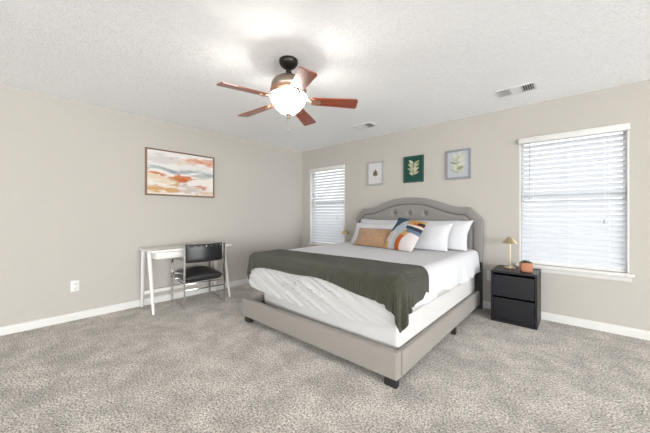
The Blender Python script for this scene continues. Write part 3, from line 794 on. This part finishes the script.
# ------------------------------------------------------------------ olive throw, draped by a small cloth solve over the mattress
def drape_blanket():
    off = .013
    nx, ny = 132, 46; Lx, Ly = 2.17, .60
    sx = Lx / (nx - 1); sy = Ly / (ny - 1)
    a = np.linspace(-Lx / 2, Lx / 2, nx); b = np.linspace(-Ly / 2, Ly / 2, ny)
    U, V = np.meshgrid(a, b, indexing='ij')
    th = R(.8); cx_, cy_ = BX + .030, -1.785 - Ly / 2
    wr = smooth01((U - .05) / .75)                       # cut a little wider towards the right-hand end
    V2 = V + (V < .0) * (-V / (Ly / 2)) * (.068 * (1 - wr)) + (V > 0) * (V / (Ly / 2)) * .05 * np.exp(-((U - .30) / .55) ** 2)
    Xp = cx_ + U * math.cos(th) - V2 * math.sin(th); Yp = cy_ + U * math.sin(th) + V2 * math.cos(th)
    rng = np.random.RandomState(4)
    P0 = np.stack([Xp, Yp], -1)
    Xp = cx_ + (Xp - cx_) * .985; Yp = Yp + .012 * np.sin(U * 9)
    Zp = np.full_like(Xp, MT + .03) + .05 * (fbm(U * 4 + 9, V * 9 + 9, 8) - .3)
    p = np.stack([Xp, Yp, Zp], -1); v = np.zeros_like(p)
    lo = np.array([MX0 - .004, MY0 - .020, .1]); hi = np.array([MX1 + .006, MY1, MT + .004]); rad = .065
    c = (lo + hi) / 2; h = (hi - lo) / 2
    def con(A, B, rest, k):
        d = p[B] - p[A]; l = np.linalg.norm(d, axis=-1, keepdims=True) + 1e-9
        q = d * (.5 * k * (l - rest) / l)
        p[A] += q; p[B] -= q
    S_ = slice
    def pairs():
        out = []
        for o in (0, 1):
            A = (S_(o, nx - 1, 2), S_(None)); B = (S_(o + 1, nx, 2), S_(None)); out.append((A, B, sx, 1.0))
            A = (S_(None), S_(o, ny - 1, 2)); B = (S_(None), S_(o + 1, ny, 2)); out.append((A, B, sy, 1.0))
        dg = math.hypot(sx, sy)
        for o in (0, 1):
            out.append(((S_(o, nx - 1, 2), S_(0, ny - 1)), (S_(o + 1, nx, 2), S_(1, ny)), dg, .35))
            out.append(((S_(o, nx - 1, 2), S_(1, ny)), (S_(o + 1, nx, 2), S_(0, ny - 1)), dg, .35))
        for o in range(4):
            out.append(((S_(o, nx - 2, 4), S_(None)), (S_(o + 2, nx, 4), S_(None)), 2 * sx, .18))
            out.append(((S_(None), S_(o, ny - 2, 4)), (S_(None), S_(o + 2, ny, 4)), 2 * sy, .18))
        res = []
        for A, B, r_, k in out:
            n0 = min(p[A].shape[0], p[B].shape[0]); n1 = min(p[A].shape[1], p[B].shape[1])
            def cut(Q):
                q0 = list(range(nx))[Q[0]][:n0]; q1 = list(range(ny))[Q[1]][:n1]
                return np.ix_(q0, q1)
            ca, cb = cut(A), cut(B); res.append((ca, cb, np.linalg.norm(P0[ca] - P0[cb], axis=-1, keepdims=True), k))
        return res
    PR = pairs(); dt = 1 / 60.
    for it in range(170):
        v *= .985; v[..., 2] -= 9.8 * dt
        old = p.copy(); p += v * dt
        for q in range(9):
            for A, B, r_, k in PR: con(A, B, r_, k)
            # collision with the rounded mattress block
            d = p - c; q_ = np.clip(d, -(h - rad), h - rad); e_ = d - q_; l = np.linalg.norm(e_, axis=-1)
            R_ = rad + off; inside = l < R_
            nrm = e_ / np.maximum(l, 1e-6)[..., None]
            deep = l < 1e-5; nrm[deep] = (0, 0, 1)
            push = np.where(inside, R_ - l, 0)[..., None] * nrm
            p += push
            # friction
            mv = p - old; tn = mv - (mv * nrm).sum(-1, keepdims=True) * nrm
            p -= np.where(inside, .55, 0)[..., None] * tn
        v = (p - old) / dt
        sp = np.linalg.norm(v, axis=-1, keepdims=True); v *= np.minimum(1, 1.5 / np.maximum(sp, 1e-6))
    p[..., 2] += .030 * np.clip(fbm(U * 2.2 + 30 + V * 3, V * 9 + 30, 77) - .50, 0, 1) * smooth01((p[..., 2] - MT + .02) / .02)
    return p, np.stack([U / Lx + .5, (V / Ly + .5) * Ly / Lx], -1)
bp_, buv = drape_blanket()
bo = link('throw_blanket', gridmesh('throw_blanket', bp_, uv=buv), M['blanket'])
md = bo.modifiers.new('thick', 'SOLIDIFY'); md.thickness = .009; md.offset = 0
md = bo.modifiers.new('sub', 'SUBSURF'); md.levels = 1; md.render_levels = 1
tag(bo, 'dark olive green knitted throw blanket draped over the foot of the bed', 'blanket')

# ------------------------------------------------------------------ pillows
def pillow_mesh(nm, wd, ht, th, n=36, flange=0.0, colfn=None, seed=1, sag=.0, pinch=.06):
    t = np.linspace(-1, 1, n + 1); U, V = np.meshgrid(t, t, indexing='ij')
    # edges bow in a little between the corners
    X = U * (wd / 2) * (1 - pinch * (1 - V ** 2) * np.abs(U)); Z = V * (ht / 2) * (1 - pinch * (1 - U ** 2) * np.abs(V))
    X = X + (fbm(U * 1.7 + 5, V * 1.7 + 5, seed + 60) - .5) * .05 * wd; Z = Z + (fbm(U * 1.9 + 15, V * 1.9 + 25, seed + 70) - .5) * .07 * ht
    f = (np.clip(1 - np.abs(U) ** 2.4, 0, 1) * np.clip(1 - np.abs(V) ** 2.4, 0, 1)) ** .6
    cr = (fbm(U * 2.2 + 10, V * 2.2 + 10, seed) - .5) * .22 * f
    Y = th / 2 * (f + cr)
    Z = Z - sag * (1 - V) * .5 * 0
    P1 = np.stack([X, -Y, Z], -1); P2 = np.stack([X, Y * .85, Z], -1)
    me = bpy.data.meshes.new(nm); k = n + 1
    idx1 = np.arange(k * k).reshape(k, k); idx2 = idx1 + k * k
    bd = np.zeros((k, k), bool); bd[0] = bd[-1] = True; bd[:, 0] = bd[:, -1] = True
    idx2 = np.where(bd, idx1, idx2)
    F1 = np.stack([idx1[:-1, :-1], idx1[1:, :-1], idx1[1:, 1:], idx1[:-1, 1:]], -1).reshape(-1, 4)
    F2 = np.stack([idx2[:-1, :-1], idx2[:-1, 1:], idx2[1:, 1:], idx2[1:, :-1]], -1).reshape(-1, 4)
    V_ = np.concatenate([P1.reshape(-1, 3), P2.reshape(-1, 3)])
    used = np.unique(np.concatenate([F1.ravel(), F2.ravel()])); remap = -np.ones(len(V_), int); remap[used] = np.arange(len(used))
    me.from_pydata(V_[used].tolist(), [], remap[np.concatenate([F1, F2])].tolist()); me.update()
    if colfn is not None:
        cc = colfn((U + 1) / 2, (V + 1) / 2).reshape(-1, 4); cc = np.concatenate([cc, cc])[used]
        ca = me.color_attributes.new('Col', 'FLOAT_COLOR', 'POINT'); ca.data.foreach_set('color', cc.astype(np.float32).ravel())
    for p in me.polygons: p.use_smooth = True
    return me
def place_pillow(nm, label, cat, me, m, x, y, z, lean, yaw=0, roll=0, group=None):
    o = link(nm, me, m)
    mw = Matrix.Translation((x, y, z)) @ Matrix.Rotation(R(yaw), 4, 'Z') @ Matrix.Rotation(R(-lean), 4, 'X') @ Matrix.Rotation(R(roll), 4, 'Y')
    o.matrix_world = mw; inv = mw.inverted()
    for v in me.vertices:                      # the underside settles flat on the bed
        q = mw @ v.co
        if q.z < PZ + .004: q.z = PZ + .004; v.co = inv @ q
    return tag(o, label, cat, group)
PZ = MT + .012
wp = pillow_mesh('white_pillow', .86, .46, .165, seed=3, pinch=.09)
place_pillow('white_pillow', 'white bed pillow leaning on the headboard at left, behind the tan pillow', 'pillow', wp, M['pillow'], 2.000, -.315, PZ + .160, 34, 0, 0, 'white bed pillows')
wp2 = pillow_mesh('white_pillow', .86, .46, .165, seed=14, pinch=.09)
place_pillow('white_pillow', 'white bed pillow leaning on the headboard, farthest right', 'pillow', wp2, M['pillow'], 2.810, -.320, PZ + .165, 34, 0, 0, 'white bed pillows')
wp3 = pillow_mesh('white_pillow', .72, .42, .145, seed=23, pinch=.08)
place_pillow('white_pillow', 'white pillow just right of the patterned cushion, in front of the rightmost pillow', 'pillow', wp3, M['pillow'], 2.715, -.530, PZ + .150, 33, 0, 0, 'white bed pillows')
wp4 = pillow_mesh('white_pillow', .72, .40, .12, seed=31, pinch=.08)
place_pillow('white_pillow', 'white pillow directly behind the tan pillow, its end showing at left', 'pillow', wp4, M['pillow'], 2.010, -.525, PZ + .140, 35, 0, 0, 'white bed pillows')
tp_ = pillow_mesh('lumbar_pillow', .58, .31, .12, seed=41, pinch=.07)
lp = place_pillow('lumbar_pillow', 'rectangular tan suede lumbar pillow at the left of the bed', 'pillow', tp_, M['tan'], 2.130, -.725, PZ + .112, 36, -3, 0)
def pattern(u, v):
    c = np.ones(u.shape + (4,)) * L3((214, 204, 198))
    st = lambda d: smooth01(d / .012 + .5)
    d = np.hypot(u - .96, (v - .24) * .92)
    c = mixc(c, (66, 92, 110), st(v - .50 - .10 * u) * st(d - .80))
    c = mixc(c, (178, 192, 200), st(d - .50) * st(.80 - d) * st(v - .52)); c = mixc(c, (178, 192, 200), st(d - .50) * st(.60 - d))
    c = mixc(c, (206, 168, 112), st(.22 - u) * st(.20 - v))
    c = mixc(c, (200, 160, 104), st(d - .34) * st(.50 - d)); c = mixc(c, (190, 98, 46), st(d - .34) * st(.50 - d) * st(.46 - v))
    c = mixc(c, (200, 160, 104), st(v - .80) * st(u - .52))
    c = mixc(c, (222, 212, 210), st(.34 - d))
    c = mixc(c, (222, 212, 206), st(v - .76) * st(.81 - v) * st(u - .60))
    c = mixc(c, (52, 58, 74), st(v - .66) * st(.76 - v) * st(u - .58)); c = mixc(c, (104, 122, 142), st(v - .57) * st(.66 - v) * st(u - .64))
    c = mixc(c, (192, 100, 54), st(v - .82) * st(.90 - v) * st(u - .72)); c = mixc(c, (40, 40, 46), st(v - .84) * st(.92 - v) * st(u - .82))
    c[..., :3] *= .66
    return c
cp = pillow_mesh('throw_pillow', .47, .47, .15, n=90, colfn=pattern, seed=52, pinch=.05)
place_pillow('throw_pillow', 'square cushion printed with navy, rust and mustard curved shapes', 'pillow', cp, M['pattern'], 2.605, -.785, PZ + .168, 33, -15, 7)

# ------------------------------------------------------------------ nightstands
ns_ = thing('nightstand', 'black two-drawer nightstand on the right side of the bed', 'nightstand', (3.674, -.222, 0), 0, 'black two-drawer nightstands')
a, d0, d1, zt = .207, -.206, .204, .560
for s in (-1, 1):
    bm = NB(); xa, xb = sorted((s * a, s * (a - .018))); box(bm, xa, xb, d0, d1, 0, zt - .022, .0015, 1); obj('side_panel', bm, M['espresso'], ns_)
bm = NB(); box(bm, -a, a, d0, d1, zt - .022, zt, .002, 1); obj('top_panel', bm, M['espresso'], ns_)
bm = NB(); box(bm, -a + .018, a - .018, d1 - .008, d1, .03, zt - .022); obj('back_panel', bm, M['espresso'], ns_)
bm = NB(); box(bm, -a + .018, a - .018, d0 + .006, d0 + .022, 0, .036); obj('plinth', bm, M['espresso'], ns_)
for z0, z1 in ((.040, .268), (.286, .514)):
    bm = NB(); box(bm, -a + .021, a - .021, d0 + .002, d0 + .020, z0, z1, .002, 1); box(bm, -a + .03, a - .03, d0 + .020, d1 - .012, z0 + .01, z1 - .05); obj('drawer', bm, M['espresso'], ns_)
dup(ns_, (1.175, -.222, 0), 'black two-drawer nightstand on the left side, hidden behind the bed')

# ------------------------------------------------------------------ brass lamps
lamp = thing('table_lamp', 'small brass table lamp with cone shade on the right nightstand', 'lamp', (3.606, -.150, .560), 0, 'small brass table lamps')
bm = NB(); lathe(bm, [(0, 0), (.060, 0), (.062, .004), (.060, .010), (.012, .013), (.009, .02), (0, .02)], 36); obj('base', bm, M['brass'], lamp, 40)
bm = NB(); lathe(bm, [(0, .018), (.0055, .018), (.0055, .330), (0, .330)], 14); obj('stem', bm, M['brass'], lamp, 40)
bm = NB(); lathe(bm, [(.018, .355), (.080, .282), (.078, .282), (.016, .353)], 12, cap=False)
lathe(bm, [(0, .357), (.018, .355), (.016, .352), (0, .353)], 12, cap=False); obj('lamp_shade', bm, M['brass'], lamp, 25)
dup(lamp, (1.268, -.222, .560), 'small brass table lamp beyond the bed, in front of the left window')

# ------------------------------------------------------------------ potted succulent
pot = thing('potted_succulent', 'small green succulent in a square terracotta pot on the right nightstand', 'plant', (3.772, -.285, .560), R(12))
prof = []
def sq(r, z, e=.32, n=40): return [(math.copysign(abs(math.cos(2 * PI * k / n)) ** (2 * e), math.cos(2 * PI * k / n)) * r, math.copysign(abs(math.sin(2 * PI * k / n)) ** (2 * e), math.sin(2 * PI * k / n)) * r, z) for k in range(n)]
bm = NB(); rings = [[bm.verts.new(p) for p in sq(r, z)] for r, z in ((.044, 0), (.052, .004), (.058, .02), (.060, .060), (.058, .094), (.057, .099), (.053, .099), (.052, .086))]
for A, B in zip(rings, rings[1:]):
    for k in range(40): bm.faces.new((A[k], A[(k + 1) % 40], B[(k + 1) % 40], B[k]))
bm.faces.new(rings[0])
obj('pot', bm, M['terracotta'], pot, 50)
bm = NB(); ra = [bm.verts.new(p) for p in sq(.0525, .086)]; bm.faces.new(ra); obj('soil', bm, M['soil'], pot)
rs = random.Random(8)
k = 0
for ring_, (cnt, tilt, ln) in enumerate(((7, 70, .050), (7, 45, .042), (5, 22, .034))):
    for i in range(cnt):
        bm = NB(); bmesh.ops.create_uvsphere(bm, u_segments=10, v_segments=8, radius=1)
        for v in bm.verts:
            z = v.co.z; v.co = Vector((v.co.x * .0075 * (1 - .35 * z), v.co.y * .0045, (z + 1) * ln / 2))
        mt = Matrix.Translation((0, 0, .090)) @ Matrix.Rotation(2 * PI * i / cnt + ring_ * .4, 4, 'Z') @ Matrix.Rotation(R(tilt + rs.uniform(-6, 6)), 4, 'Y')
        bmesh.ops.transform(bm, matrix=mt, verts=bm.verts[:]); obj('leaf', bm, M['succulent'], pot, 80)
